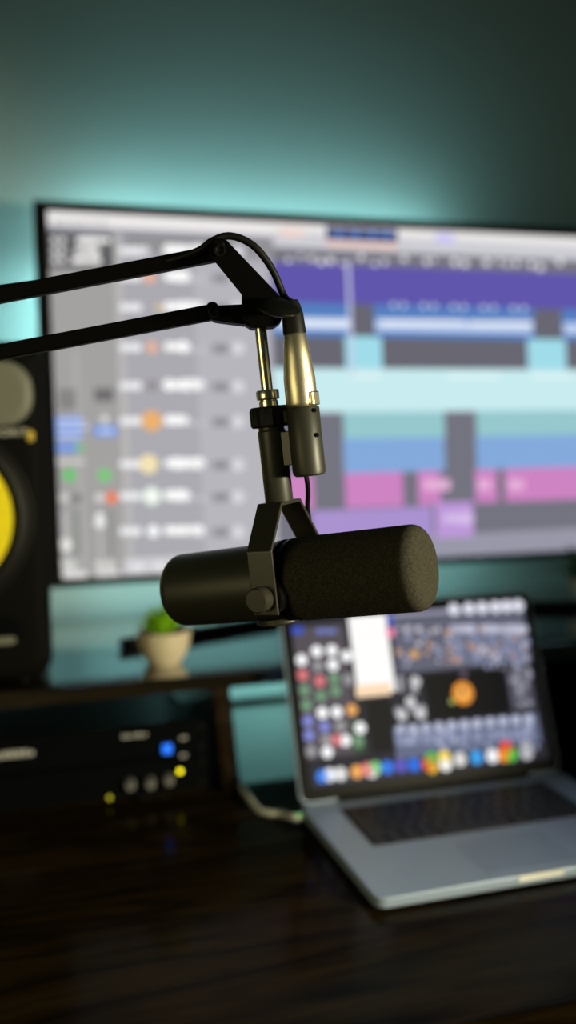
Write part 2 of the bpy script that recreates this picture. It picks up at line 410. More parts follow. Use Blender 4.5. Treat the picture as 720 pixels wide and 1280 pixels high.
# -- display picture: faces with their own colour on the flat display
class Pic:
    def __init__(s, inv): s.bm = bmesh.new(); s.cl = s.bm.loops.layers.float_color.new('Col'); s.inv = inv; s.k = 0
    def poly(s, pts, c, lay=None):       # pts (u, v) on the display plane
        s.k += 1; h = .00005 * (lay if lay is not None else 1) 
        f = s.bm.faces.new([s.bm.verts.new((u, v, h)) for u, v in pts])
        for l in f.loops: l[s.cl] = L(*c)
    def R(s, x0, x1, y0, y1, c, lay=1, xm=None):   # measured extents, y taken at the middle column
        xm = (x0 + x1) / 2 if xm is None else xm; ym = (y0 + y1) / 2
        a = s.inv(x0, ym)[0]; b = s.inv(x1, ym)[0]; t = s.inv(xm, y0)[1]; d = s.inv(xm, y1)[1]
        s.clip(a, b, d, t, c, lay)
    def clip(s, a, b, d, t, c, lay):
        u0, u1, v0, v1 = s.lim; a, b = max(a, u0), min(b, u1); d, t = max(d, v0), min(t, v1)
        if b > a and t > d: s.poly([(a, d), (b, d), (b, t), (a, t)], c, lay)
    def C(s, x, y, r, c, lay=4):
        u, v = s.inv(x, y); q = abs(s.inv(x + r, y)[0] - u)
        s.poly([(u + q * math.cos(2 * PI * i / 16), v + q * math.sin(2 * PI * i / 16)) for i in range(16)], c, lay)
    def word(s, x, y, w, h, c, lay=3):   # a run of glyph-like marks
        x0 = x - w / 2
        if h >= 8 and h < 14:
            while x0 < x + w / 2: s.C(x0 + h * .4, y, h * random.uniform(.42, .6), c, lay); x0 += h * .72
            return
        while x0 < x + w / 2:
            g = random.uniform(5, 12); s.R(x0, x0 + g, y - h / 2, y + h / 2, c, lay); x0 += g + .8
def tvinv(px, py): p = onTV(px, py); return (p[0] - TLX, p[1] - TVB)
tp = Pic(tvinv); tp.lim = (bl, TVW - bl, bb, TVT - TVB - bt); H = TVT - TVB
RR = tp.R
tp.clip(0, TVW, 0, H, (156, 156, 168), 0)
# toolbar
RR(50, 790, 262, 297, (236, 233, 232), 1, 400)
def row(x0, x1, y0, y1, c, lay=2): RR(x0, x1, y0, y1, c, lay)
# rows on the right: heights given at x=560 -> converted through the column at 560
def trk(x0, x1, y0, y1, c, lay=2): RR(x0, x1, y0, y1, c, lay, 560)
RR(52, 152, 290, 336, (96, 95, 98), 2)
RR(52, 150, 336, 735, (163, 161, 160), 2)
RR(150, 160, 292, 735, (184, 182, 181), 3)
RR(160, 342, 320, 735, (170, 169, 176), 2)
RR(160, 342, 296, 318, (146, 145, 148), 2)
RR(96, 104, 440, 730, (172, 170, 169), 3)
RR(250, 342, 330, 735, (182, 181, 188), 3)
trk(342, 800, 300, 318, (205, 205, 212))
trk(342, 800, 318, 336, (120, 118, 130))
trk(342, 800, 336, 383, (96, 86, 172))
trk(342, 800, 383, 462, (104, 103, 114))
for a, b in ((342, 438), (468, 668), (703, 800)):
    trk(a, b, 383, 423, (86, 128, 192), 3); trk(a + 2, b - 2, 400, 415, (190, 208, 240), 4)
for a, b in ((432, 478), (660, 708)): trk(a, b, 422, 461, (160, 220, 234), 3)
trk(342, 800, 461, 514, (200, 236, 240), 3)
trk(342, 800, 514, 668, (116, 116, 128))
for a, b in ((430, 556), (596, 800)):
    trk(a, b, 514, 548, (150, 200, 206), 3); trk(a, b, 546, 588, (132, 170, 220), 4)
for a, b in ((335, 392), (432, 504), (523, 551), (595, 622), (632, 800)): trk(a, b, 588, 630, (206, 132, 194), 4)
trk(390, 541, 632, 672, (170, 146, 208), 4); trk(545, 592, 628, 672, (190, 152, 218), 5)
trk(342, 800, 668, 760, (152, 152, 168), 3)
RR(436, 440, 325, 470, (200, 205, 230), 6)
for i in range(28):
    x = 350 + i * 13 + random.uniform(-3, 3)
    if random.random() < .72: tp.C(x, 322 + (x - 350) * .022 + random.uniform(-3, 6), random.uniform(2, 4.2), (240, 240, 244), 5)
for i in range(16):
    tp.C(480 + i * 12.5, 381 + i * .35, 3, (205, 215, 240), 5) if i % 3 else None
for a, b, y, c in ((350, 435, 404, (240, 244, 252)), (475, 580, 403, (235, 240, 250)), (585, 665, 404, (235, 240, 250))):
    tp.word((a + b) / 2, y, b - a - 6, 6, c, 5)
for x, w in ((452, 30), (590, 60), (690, 50)): tp.word(x, 470, w, 4, (235, 250, 250), 5)
for x, w in ((545, 30), (605, 14), (645, 18)): tp.word(x, 606, w, 14, (232, 180, 220), 5)
tp.word(570, 648, 30, 12, (215, 190, 235), 6)
RR(408, 497, 285, 301, (60, 68, 112), 5)
for x in (424, 445, 466, 484): tp.C(x, 293, 4, (90, 140, 220), 6)
RR(408, 497, 303, 309, (240, 200, 185), 5)
RR(350, 380, 285, 296, (240, 214, 206), 4); RR(545, 568, 292, 304, (205, 200, 245), 4)
for x in (70, 80, 92, 104, 118, 130): tp.C(x, 278, 4, (200, 198, 196), 4)
# header labels and inspector
for x, y, w in ((114, 300, 36), (108, 313, 28), (105, 325, 30)): tp.C(68, y, 4, (225, 224, 222)); tp.C(78, y, 4, (225, 224, 222)); tp.word(x, y, w, 8, (250, 249, 247), 4)
for k, (cx, cy, cr, cc) in enumerate([(181, 313, 6, (225, 225, 230)), (187, 346, 8, (232, 178, 155)), (199, 384, 5, (215, 195, 150)), (190, 434, 8, (228, 178, 160)), (190, 482, 8, (150, 145, 150)), (190, 526, 13, (236, 176, 110)), (186, 580, 12, (244, 228, 180)), (190, 620, 10, (248, 250, 246)), (192, 664, 8, (246, 248, 250))]):
    tp.C(cx, cy, cr, cc, 6)
    yy = cy
    for x in (155, 165, 172): tp.C(x, yy, 5.5, (240, 240, 243), 5)
    w = 38 if k % 2 == 0 else 26
    tp.word(206 + w / 2, yy - 1, w, 13, (255, 255, 255), 5)
    tp.C(240, yy + 3, 4, (200, 200, 206), 5); tp.C(252, yy + 3, 3.6, (200, 200, 206), 5)
    RR(266, 286, yy - 4, yy + 7, (142, 141, 148), 5); tp.C(298, yy + 1, 8, (216, 216, 222), 5)
tp.C(190, 620, 12, (190, 225, 195), 5)
# mixer strips
RR(73, 95, 486, 512, (134, 132, 132), 4); RR(118, 142, 485, 502, (112, 110, 112), 4)
RR(69, 103, 520, 550, (130, 158, 222), 4)
for y in (526, 534, 545): tp.word(86, y, 28, 3.5, (205, 216, 245), 5)
RR(69, 96, 554, 566, (120, 155, 225), 4); RR(96, 104, 554, 566, (120, 190, 130), 5)
tp.word(87, 577, 32, 8, (205, 204, 200), 4)
RR(117, 147, 531, 546, (120, 152, 222), 4); tp.C(131, 524, 5, (222, 224, 226), 5); tp.word(132, 539, 16, 6, (190, 208, 245), 6)
tp.C(87, 594, 9, (112, 196, 118), 4); tp.C(131, 594, 9, (122, 200, 124), 4)
tp.C(80, 622, 6, (205, 204, 202), 4); tp.C(96, 623, 6, (120, 120, 122), 4); tp.C(125, 622, 6, (215, 214, 212), 4); tp.C(140, 622, 8, (240, 130, 96), 5)
RR(79, 83, 640, 700, (190, 190, 190), 4); RR(94, 100, 635, 695, (130, 138, 130), 4); RR(136, 142, 635, 695, (138, 142, 138), 4)
RR(124, 127, 640, 700, (190, 190, 190), 4)
tp.C(82, 681, 8, (232, 232, 228), 5); tp.C(125, 646, 5.5, (238, 238, 236), 5); tp.C(125, 654, 6.5, (238, 238, 236), 5)
for x in (79, 90, 125, 138): tp.C(x, 706, 6, (215, 215, 212), 5)
for x in (92, 134): tp.word(x, 718, 26, 10, (225, 224, 222), 5)
RR(155, 345, 694, 735, (208, 208, 212), 4)
for x in (172, 200, 228): tp.C(x, 708, 7, (226, 226, 230), 5)
scr = obj('display', tp.bm, screen_mat('monitor_display', 1.0), tv, smooth=False)
scr.matrix_local = RP @ frame(V((TLX - O.x, -.0185, TVB - O.z)), V((1, 0, 0)), V((0, 0, 1)), V((0, -1, 0)))
# curved two-legged stand
tip = atZ(150, 812, SZ)
tipl = V((tip.x - O.x, tip.y - O.y, .0))
print('DBG tip', tipl, tip, 'TV', TLX, TVT, TVB)
def leg(sx):
    x = abs(tipl.x)
    pts = [V((sx * x, tipl.y, .008)), V((sx * x * .72, tipl.y + .045, .008)), V((sx * x * .45, tipl.y + .088, .008)), V((sx * x * .2, tipl.y + .125, .008)), V((0, tipl.y + .14, .008))]
    bm = tube(pts, .0078, 20); return bm
obj('stand_leg', leg(-1), K['plastic'], tv, bevel=.004); obj('stand_leg', leg(1), K['plastic'], tv, bevel=.004)
obj('stand_neck', B(-.05, .05, tipl.y + .13, .06, .001, .014), K['plastic'], tv, False, bevel=.004)
obj('stand_neck', B(-.04, .04, .03, .06, .01, .3), K['plastic'], tv, False, bevel=.005)
# light strip stuck on the back of the panel
def strip(x0, x1, y0, y1, z0, z1):
    o = obj('led_strip', B(x0 - O.x, x1 - O.x, y0 - .02, y1 - .02, z0 - O.z, z1 - O.z), K['teal'], tv, False); o.matrix_local = RP; o['label'] = 'teal glowing light strip'
strip(TLX + .05, TLX + .72, .046, .072, TVT - .045, TVT - .040)
strip(TLX + .05, TLX + .80, .046, .058, TVB + .035, TVB + .040)
strip(TLX + .045, TLX + .050, .046, .075, TVB + .08, TVT - .08)

# ------------------------------------------------------------------ potted plants on the shelf
def plant(name, label, base, s, leafm, n=16, hgt=.04, lean=V((0, 0, 0))):
    t = thing(name, label, 'plant', Matrix.Translation(base))
    obj('pot', lathe([(0, 0), (.019 * s, 0), (.021 * s, .003), (.028 * s, .013 * s), (.0325 * s, .027 * s), (.034 * s, .041 * s), (.034 * s, .043 * s), (.031 * s, .043 * s), (.030 * s, .036 * s)], 40), K['pot'], t)
    obj('soil', lathe([(0, .037 * s), (.0305 * s, .036 * s)], 32), K['soil'], t)
    for i in range(n):
        a = i * 2.399; e = .35 + .9 * (i / n); l = hgt * random.uniform(.8, 1.1)
        d = V((math.cos(a) * math.sin(e), math.sin(a) * math.sin(e), math.cos(e))) + lean; d.normalize()
        side = d.cross(V((0, 0, 1)))
        side = side.normalized() if side.length > .01 else V((1, 0, 0)); nn = side.cross(d)
        bm = bmesh.new(); rings = []
        b0 = V((0, 0, .036 * s))
        for k in range(7):
            f = k / 6; w = .0075 * s * math.sin(PI * (.12 + .86 * f)) ** .8; c = b0 + d * l * f + V((0, 0, -1)) * l * .18 * f * f
            rings.append([bm.verts.new(c + side * w * math.cos(q) + nn * w * .3 * math.sin(q)) for q in [PI / 4 * j for j in range(8)]])
        for r0, r1 in zip(rings, rings[1:]):
            for j in range(8): bm.faces.new((r0[j], r0[(j + 1) % 8], r1[(j + 1) % 8], r1[j]))
        bm.faces.new(rings[0]); bm.faces.new(rings[-1])
        obj('leaf', bm, leafm, t)
    return t
pb = atZ(206, 829, SZ)
plant('potted_succulent', 'small green succulent in a round beige pot on the shelf', pb, 1.05, K['leaf'], 22, .052, V((-.2, 0, .3)))
pb2 = atY(741, 700, 1.40); pb2.z = SZ
plant('potted_plant', 'dark green plant peeking in at the right edge beside the large screen', pb2, 1.1, K['leaf2'], 26, .10, V((-.45, -.3, .25)))

# ------------------------------------------------------------------ laptop
LX, LY = (.1822 * math.cos(TH) + 1.158 * math.sin(TH)), (-.1822 * math.sin(TH) + 1.158 * math.cos(TH))
lap = thing('laptop', 'open silver laptop with black keys standing on the desk', 'laptop', T(LX, LY, DZ))
th_ = DECK - DZ
W2, LD = .1795, .247
def slab(y0, y1, z0, z1, r=.012, w=W2 * 2):
    return prism([V((x, y, z0)) for x, y in rrect(w, y1 - y0, r, 6, 0, (y0 + y1) / 2)], (0, 0, 1), z1 - z0)
obj('base', slab(-.240, .007, .003, th_), K['alu'], lap, bevel=.0015)
nz = B(-.026, .026, -.2412, -.2385, th_ - .0065, th_ - .0005); n_ = obj('finger_notch', nz, K['aluedge'], lap, False, bevel=.001); n_['label'] = 'pale scooped opening notch'
for sx in (-1, 1):
    for y in (-.22, -.015): obj('foot', cyl(V((sx * .15, y, 0)), (0, 0, 1), .008, .0035), K['rubber'], lap)
obj('hinge', tube([V((-.13, .0045, th_ + .001)), V((.13, .0045, th_ + .001))], .0055, 16, smooth=False), K['plastic'], lap)
kb = obj('keyboard', slab(-.128, -.019, th_ - .0004, th_ + .0003, .003, .276), K['key'], lap); kb['label'] = 'black keyboard bed'
km = None; key_base = {}
rows = [(.0092, [1] * 14), (.0165, [1] * 13 + [1.5]), (.0165, [1.5] + [1] * 13), (.0165, [1.8] + [1] * 11 + [1.75]), (.0165, [2.3] + [1] * 10 + [2.35]), (.0165, [1, 1, 1, 1.3, 5.3, 1.3, 1, 1, 1, 1])]
y = -.0215
for h, ws in rows:
    tot = sum(ws); unit = (.271 - .0026 * (len(ws) - 1)) / tot; x = -.1355
    for w in ws:
        kw = unit * w; kk = (round(kw, 5), h)
        if kk not in key_base:
            o = obj('key', prism([V((a, b, 0)) for a, b in rrect(kw, h, .0015, 3)], (0, 0, 1), .0016), K['key'], kb, False, bevel=.0003); key_base[kk] = o
        else:
            o = key_base[kk].copy(); COL.objects.link(o); o.parent = kb
        o.location = (x + kw / 2, y - h / 2, th_ + .0003); x += kw + .0026
    y -= h + .0026
tpd = obj('trackpad', slab(-.228, -.149, th_ - .0003, th_ + .0002, .004, .106), K['alupad'], lap)
LIDA = 1.2239
ld = V((0, math.cos(LIDA), math.sin(LIDA))); ln = V((0, -math.sin(LIDA), math.cos(LIDA)))
Lf = frame(V((0, .002, th_)), V((1, 0, 0)), ld, ln)          # display plane: x right, y up the lid, z toward user
def lidslab(x, y0, y1, z0, z1, r): return prism([V((a, b, z0)) for a, b in rrect(2 * x, y1 - y0, r, 6, 0, (y0 + y1) / 2)], (0, 0, 1), z1 - z0)
lid = obj('lid', lidslab(W2, .002, .243, -.0065, -.0008, .012), K['alu'], lap, bevel=.0012); lid.matrix_local = Lf
gl = obj('screen_bezel', lidslab(W2 - .002, .004, .2415, -.0008, 0, .011), K['glass'], lap); gl.matrix_local = Lf
hp = lap.matrix_world @ Lf
HO, HX, HYv, HN = V((LX, LY, DZ)) + Lf.to_translation(), V((1, 0, 0)), ld, ln
def lapinv(px, py):
    r = ray(px, py); t = (HO - CAM).dot(HN) / r.dot(HN); q = CAM + r * t - HO
    return (q.dot(HX), q.dot(HYv))
lp = Pic(lapinv); lp.lim = (-.1655, .1655, .020, .2265); R2 = lp.R
lp.clip(-.1655, .1655, .020, .2265, (40, 40, 48), 0)
def q(cx, cy): return 350 + cx / 2.118, 740 + cy / 2.118     # offsets measured inside an enlarged view
def QR(x0, x1, y0, y1, c, lay=2): a, b = q(x0, y0); d, e = q(x1, y1); R2(a, d, b, e, c, lay)
def QC(x, y, r, c, lay=5): a, b = q(x, y); lp.C(a, b, r / 2.118, c, lay)
def QW(x, y, w, h, c, lay=4): a, b = q(x, y); lp.word(a, b, w / 2.118, h / 2.118, c, lay)
QR(20, 190, 90, 440, (84, 78, 86), 1)
QR(185, 655, 30, 60, (150, 150, 172), 1)
QR(300, 665, 60, 200, (96, 98, 116), 1)
QR(190, 300, 60, 90, (120, 118, 138), 1)
lp.R(*(q(192, 0)[0], q(293, 0)[0], q(0, 62)[1], q(0, 268)[1]), (255, 253, 252), 4)
QR(200, 294, 245, 276, (252, 220, 185), 5)
for x in (460, 500, 535, 570, 600, 630): QC(x, 36 + (630 - x) * .06, 15, (225, 226, 240))
for x, w in ((480, 60), (550, 50), (620, 60)): QW(x, 98, w, 22, (190, 192, 212), 4)
for x in (452, 500, 548, 600): QR(x, x + 36, 110, 190, (120, 126, 154), 2)
for i in range(70): QC(310 + random.uniform(0, 345), random.uniform(90, 200), random.uniform(4, 9), random.choice([(170, 170, 190), (150, 155, 185), (205, 200, 210), (190, 150, 120)]), 4)
for x in (352, 358): QC(x, 165, 11, (205, 160, 110))
QC(292, 108, 12, (240, 130, 170)); QR(284, 300, 62, 88, (70, 90, 190), 3)
QR(385, 605, 208, 330, (16, 16, 20), 3)
QC(484, 268, 28, (236, 150, 52), 6); QC(484, 268, 18, (244, 172, 84), 7); QC(482, 262, 6, (90, 50, 30), 8); QC(486, 218, 10, (90, 75, 90), 6); QC(455, 290, 7, (170, 180, 90), 6)
QR(605, 665, 195, 310, (84, 84, 96), 2)
for i in range(14): QC(612 + random.uniform(0, 50), 205 + random.uniform(0, 105), 7, (150, 150, 165), 4)
QR(300, 690, 340, 422, (98, 106, 132), 2)
for x in range(318, 690, 34): QC(x, 365 - (x - 318) * .085, 12, (186, 192, 214), 4); QW(x, 392 - (x - 318) * .05, 22, 30, (138, 146, 178), 3)
for i in range(10): QC(310 + random.uniform(0, 70), 225 + random.uniform(0, 115), 10, (158, 158, 166), 4)
for x, y in ((345, 292), (322, 325), (372, 322), (358, 238)): QC(x, y, 14, (205, 205, 210))
for i in range(40): QC(310 + random.uniform(0, 370), random.uniform(350, 415), random.uniform(4, 9), random.choice([(150, 158, 190), (120, 128, 158), (182, 186, 205)]), 4)
QR(235, 300, 285, 425, (22, 22, 26), 2)
grid = [(57, 180, 'w'), (97, 157, 'w'), (137, 155, 'w'), (140, 193, 'w'), (176, 170, 'w'), (100, 196, 'd'), (60, 220, 'r'), (105, 236, 'r'), (143, 228, 'g'), (181, 232, 'd'), (65, 260, 'g'), (108, 276, 'g'), (147, 262, 'g'), (70, 300, 'g'), (112, 320, 'w'), (150, 318, 'w'), (190, 312, 'o'), (74, 342, 'b'), (118, 357, 'b'), (160, 355, 'd'), (212, 360, 'w'), (77, 380, 'b'), (122, 392, 'd'), (150, 392, 'r'), (173, 393, 'w'), (82, 422, 'd'), (125, 424, 'w'), (207, 395, 'g')]
pal = dict(w=(250, 250, 252), d=(150, 148, 152), r=(215, 118, 122), g=(112, 150, 118), b=(128, 134, 206), o=(232, 168, 96))
for x, y, c in grid: QC(x, y, 15, pal[c], 5)
QR(190, 222, 340, 425, (52, 84, 54), 3)
QR(30, 62, 92, 112, (60, 84, 190), 3); QW(115, 104, 40, 14, (110, 122, 190), 3)
QR(88, 680, 440, 500, (52, 52, 66), 1)
dock = [(112, 488, (60, 130, 235)), (132, 484, (235, 240, 248)), (160, 482, (228, 228, 228)), (203, 476, (240, 170, 90)), (243, 474, (240, 240, 240)), (230, 470, (230, 120, 120)), (252, 466, (120, 200, 120)), (284, 464, (50, 120, 230)), (320, 460, (92, 88, 190)), (355, 458, (40, 110, 225)), (392, 455, (220, 70, 50)), (400, 440, (80, 180, 80)), (402, 462, (240, 190, 50)), (435, 438, (245, 215, 60)), (438, 456, (250, 250, 245)), (476, 443, (222, 220, 216)), (520, 438, (60, 160, 235)), (562, 434, (240, 245, 250)), (598, 412, (225, 60, 60)), (592, 432, (240, 150, 40)), (612, 430, (90, 190, 70)), (652, 425, (195, 195, 200)), (652, 412, (170, 170, 178))]
for x, y, c in dock: QC(x, y, 17, c, 6)
dp = obj('display', lp.bm, screen_mat('laptop_display', 1.0), lap, smooth=False)
dp.matrix_local = Lf @ Matrix.Translation((0, 0, .0004))

# ------------------------------------------------------------------ white charging cable
cab = thing('charging_cable', 'white laptop charging cable with green light curving over the desk', 'cable', Matrix.Translation(V((LX - W2 - .03, LY - .02, DZ))))
ci = cab.matrix_world.inverted()
pz = DZ + .0075
p0 = V((LX - W2 - .001, LY - .012, DZ + .0085))
c1 = atZ(371, 1016, pz)
tip_c = V((p0.x - .013, p0.y, p0.z))
bm = B(-.013, 0, -.006, .006, -.0028, .0028, M=Matrix.Translation(ci @ p0))
cn = obj('connector', bm, K['white'], cab, False, bevel=.0012)
g = obj('status_led', lathe([(0, .0006), (.0022, .0005), (.0025, 0)], 16, Matrix.Translation(ci @ (p0 + V((-.007, -.002, .0028))))), K['led_g'], cn); g['label'] = 'green status light'
w = [tip_c, atZ(352, 1018, DZ + .005), atZ(333, 1016, DZ + .004), atZ(320, 1009, DZ + .004), atZ(314, 1003, DZ + .0045)]
e = w[-1]; w[-1] = V((e.x, DRY - .004, DZ + .006)); w += [V((e.x - .004, DRY + .012, DZ - .004)), V((e.x - .004, DRY + .018, DZ - .05)), V((e.x, DRY + .03, DZ - .4)), V((e.x + .03, DRY + .05, .006)), V((e.x + .3, DRY + .1, .006))]
obj('cord', tube([ci @ a for a in w], .0035, 12), K['white'], cab)

# ------------------------------------------------------------------ microphone
AL, PH = math.radians(5.2), math.radians(28)
rp = RH * math.cos(AL) + UP * math.sin(AL); zp = -RH * math.sin(AL) + UP * math.cos(AL)
xl = rp * math.cos(PH) - FH * math.sin(PH); yl = rp * math.sin(PH) + FH * math.cos(PH)
MO = atD(360, 725, .675)
MM = frame(MO, xl, yl, zp)
mic = thing('microphone', 'black broadcast microphone with foam windscreen hanging from the boom arm', 'microphone', MM)
RX = Matrix.Rotation(math.radians(-3.4), 4, 'Y') @ Matrix.Rotation(PI / 2, 4, 'Y')           # lathe Z -> local X
def arc(r, z, rad, a0, a1, n=8):               # quarter fillet
    return [(r + rad * math.cos(a0 + (a1 - a0) * i / n), z + rad * math.sin(a0 + (a1 - a0) * i / n)) for i in range(n + 1)]
Rb = .0272
prof = [(0, -.0985)] + [(Rb - .010 + .010 * math.sin(t), -.0885 - .010 * math.cos(t)) for t in [PI / 2 * i / 8 for i in range(9)]]
prof += [(Rb + .0003, -.05), (Rb + .0006, -.002), (0, -.002)]
obj('body', lathe(prof, 72, RX), K['micblack'], mic, ang=40)
obj('collar', lathe([(.026, -.004), (.0288, -.003), (.0292, .002), (.0275, .003), (.0275, .005), (.0292, .006), (.0292, .009), (.026, .010), (.02, .010)], 72, RX), K['black'], mic)
Rw = .0296; fr_ = .0085; xe = .1055
prof = [(.02, .008), (Rw - .004, .008), (Rw - .0012, .010), (Rw, .014), (Rw - .0002, .05), (Rw - .0004, xe - fr_)]
prof += [(Rw - .0004 - fr_ + fr_ * math.cos(t), xe - fr_ + fr_ * math.sin(t)) for t in [PI / 2 * i / 8 for i in range(1, 9)]]
prof += [(Rw * .55, xe + .0006), (Rw * .3, xe + .001), (0, xe + .0012)]
def foam_mesh():
    P = []
    for (r0, z0), (r1, z1) in zip(prof, prof[1:]):
        n = max(1, int(math.hypot(r1 - r0, z1 - z0) / .0007))
        for i in range(n): P.append((r0 + (r1 - r0) * i / n, z0 + (z1 - z0) * i / n))
    P.append(prof[-1])
    bm = lathe(P, 220, RX)
    bmesh.ops.recalc_face_normals(bm, faces=bm.faces); bm.normal_update()
    for v in bm.verts: v.co += v.normal * random.uniform(-.00008, .00008)
    return bm
obj('windscreen', foam_mesh(), K['foam'], mic, ang=180)
obj('bottom_plate', lathe([(0, 0), (.0165, 0), (.0165, .0035), (.0155, .0045), (0, .0045)], 48, Matrix.Rotation(math.radians(-3.4), 4, 'Y') @ zto(V((-.012, 0, -.0255)), (0, 0, -1))), K['micblack'], mic)
# yoke: bent strip
yz = [(-.0345, -.018), (-.0345, .0255), (-.0135, .0545), (.0135, .0545), (.0365, .0255), (.0365, -.018)]
def yoke():
    bm = bmesh.new(); t = .0024; hw = .0098; n = len(yz); rows_ = []
    for i, (yy, zz) in enumerate(yz):
        d0 = V((yy - yz[i - 1][0], zz - yz[i - 1][1])).normalized() if i else None
        d1 = V((yz[i + 1][0] - yy, yz[i + 1][1] - zz)).normalized() if i < n - 1 else None
        d = ((d0 or d1) + (d1 or d0)).normalized(); nr = V((-d.y, d.x)); k = 1 / max(.5, nr.dot(V((-(d1 or d0).y, (d1 or d0).x))))
        o_ = V((yy, zz)) + nr * t * k
        rows_.append([bm.verts.new((-hw, yy, zz)), bm.verts.new((hw, yy, zz)), bm.verts.new((hw, o_.x, o_.y)), bm.verts.new((-hw, o_.x, o_.y))])
    for a, b in zip(rows_, rows_[1:]):
        for k in range(4): bm.faces.new((a[k], a[(k + 1) % 4], b[(k + 1) % 4], b[k]))
    bm.faces.new(rows_[0]); bm.faces.new(rows_[-1]); return bm
yk = obj('yoke', yoke(), K['yoke'], mic, False, bevel=.0008)
for s in (-1, 1):
    obj('pivot_boss', cyl(V((.001, s * .0255, -.006)), (0, s, 0), .0125, .0085, .0008), K['black'], mic)
    obj('yoke_knob', cyl(V((-.001, s * .036, -.006)), (0, s, 0), .0088, .010, .0012), K['yoke'], mic)
obj('mounting_post', lathe([(0, .0565), (.0096, .0565), (.0100, .0575), (.0100, .1065), (.0092, .1075), (.0092, .110), (0, .110)], 48), K['micblack'], mic)
# collar nut with scalloped rim
def nut():
    bm = bmesh.new(); n = 96; rings = []
    for z, k in ((.1095, .90), (.1110, 1), (.1215, 1.0), (.1240, .90)):
        rings.append([bm.verts.new(((.0138 * k + .0005 * math.cos(12 * 2 * PI * i / n)) * math.cos(2 * PI * i / n), (.0138 * k + .0005 * math.cos(12 * 2 * PI * i / n)) * math.sin(2 * PI * i / n), z)) for i in range(n)])
    for a, b in zip(rings, rings[1:]):
        for i in range(n): bm.faces.new((a[i], a[(i + 1) % n], b[(i + 1) % n], b[i]))
    bm.faces.new(rings[0]); bm.faces.new(rings[-1]); return bm
obj('collar_nut', nut(), K['rubber'], mic)
obj('socket_bracket', B(.006, .022, -.004, .004, .0815, .1055), K['yoke'], mic, False, bevel=.0006)
obj('socket_arm', B(.008, .020, -.005, .005, .110, .121), K['rubber'], mic, False, bevel=.002)
XO = .0262
obj('output_socket', lathe([(0, .0730), (.0095, .0730), (.0112, .0743), (.0116, .0765), (.0116, .1195), (.0110, .1205), (0, .1205)], 48, Matrix.Translation((XO, 0, 0))), K['micblack'], mic)
for z in (.1175, .1005): 
    o = obj('socket_screw', cyl(V((XO + .0105, -.0045, z)), (.93, -.37, 0), .0016, .0014, .0002, seg=12), K['gloss'], mic)
ml = lambda a, b, c: V((a, b, c))
obj('signal_lead', tube([ml(XO - .003, 0, .075), ml(XO - .0045, .004, .067), ml(.016, .014, .058), ml(.008, .027, .048), ml(.001, .0425, .028), ml(.001, .041, .014), ml(.0, .026, .004)], .0018, 10), K['rubber'], mic)

# ------------------------------------------------------------------ microphone cable (plug + cord)
mc = thing('microphone_cable', 'black microphone cable with brass plug looping over the boom arm joint', 'cable', frame(MO + xl * XO + zp * .1205, xl, yl, zp))
obj('plug_shell', lathe([(0, .0002), (.0100, .0002), (.0106, .001), (.0111, .003), (.0110, .02), (.0095, .035), (.0078, .0495), (.0072, .0505), (0, .0505)], 48), K['nickelrough'], mc)
obj('latch', B(.0095, .0135, -.0035, .0035, .0005, .010, M=Matrix.Rotation(-.25, 4, 'Z')), K['nickel'], mc, False, bevel=.0008)
obj('boot', lathe([(0, .0505), (.0078, .0505), (.0080, .052), (.0074, .064), (.0060, .070), (.0046, .0735), (0, .0735)], 40), K['rubber'], mc)
inv = mc.matrix_world.inverted()
Dm = .664
pl = [inv @ atD(x, y, d) for x, y, d in ((355, 370, .664), (341, 338, .658), (322, 312, .652), (303, 299, .650), (283, 295, .650), (264, 302, .650), (247, 314, .654), (210, 326, .664), (150, 337, .67), (60, 352, .675), (-20, 364, .68), (-140, 386, .69), (-300, 414, .70))]
pl = [V((0, 0, .072))] + pl
obj('cord', tube(pl, .0026, 14), K['rubber'], mc)

# ------------------------------------------------------------------ boom arm
TP = frame(MO, rp, FH, zp)                      # tilted frame of the arm head
head = atD(326, 400, .66)
boom = thing('boom_arm', 'black jointed boom arm reaching in from the left holding the microphone', 'boom arm', T(*atZ(-330, 1280, DZ)[:2], DZ))
bi = boom.matrix_world.inverted()
def bw(bm): bmesh.ops.transform(bm, matrix=bi, verts=bm.verts); return bm
DB = .655
def slabpx(pts, D, th): return bw(prism([atD(x, y, D) for x, y in pts], FH, th))
def circ(cx, cy, r, a0, a1, n=10): return [(cx + r * math.cos(math.radians(a0 + (a1 - a0) * i / n)), cy + r * math.sin(math.radians(a0 + (a1 - a0) * i / n))) for i in range(n + 1)]
def bar(x0, y0, x1, y1, D0, D1, hw, name='bar'):
    a, b = atD(x0, y0, D0), atD(x1, y1, D1); d = (b - a).normalized(); n = d.cross(FH).normalized(); f = n.cross(d).normalized()
    pts = []
    bm = bmesh.new(); R_ = []
    for p in (a, b): R_.append([bm.verts.new(p + n * sx * hw + f * sy * hw * .9) for sx, sy in ((-1, -1), (1, -1), (1, 1), (-1, 1))])
    for k in range(4): bm.faces.new((R_[0][k], R_[0][(k + 1) % 4], R_[1][(k + 1) % 4], R_[1][k]))
    bm.faces.new(R_[0]); bm.faces.new(R_[1])
    return obj(name, bw(bm), K['armblack'], boom, False, bevel=.0012)
EL, ED = -330, .70
bar(272, 317, EL, 433, DB + .008, ED, .0054, 'upper_bar')
bar(268, 390, EL, 503, DB + .008, ED, .0054, 'lower_bar')
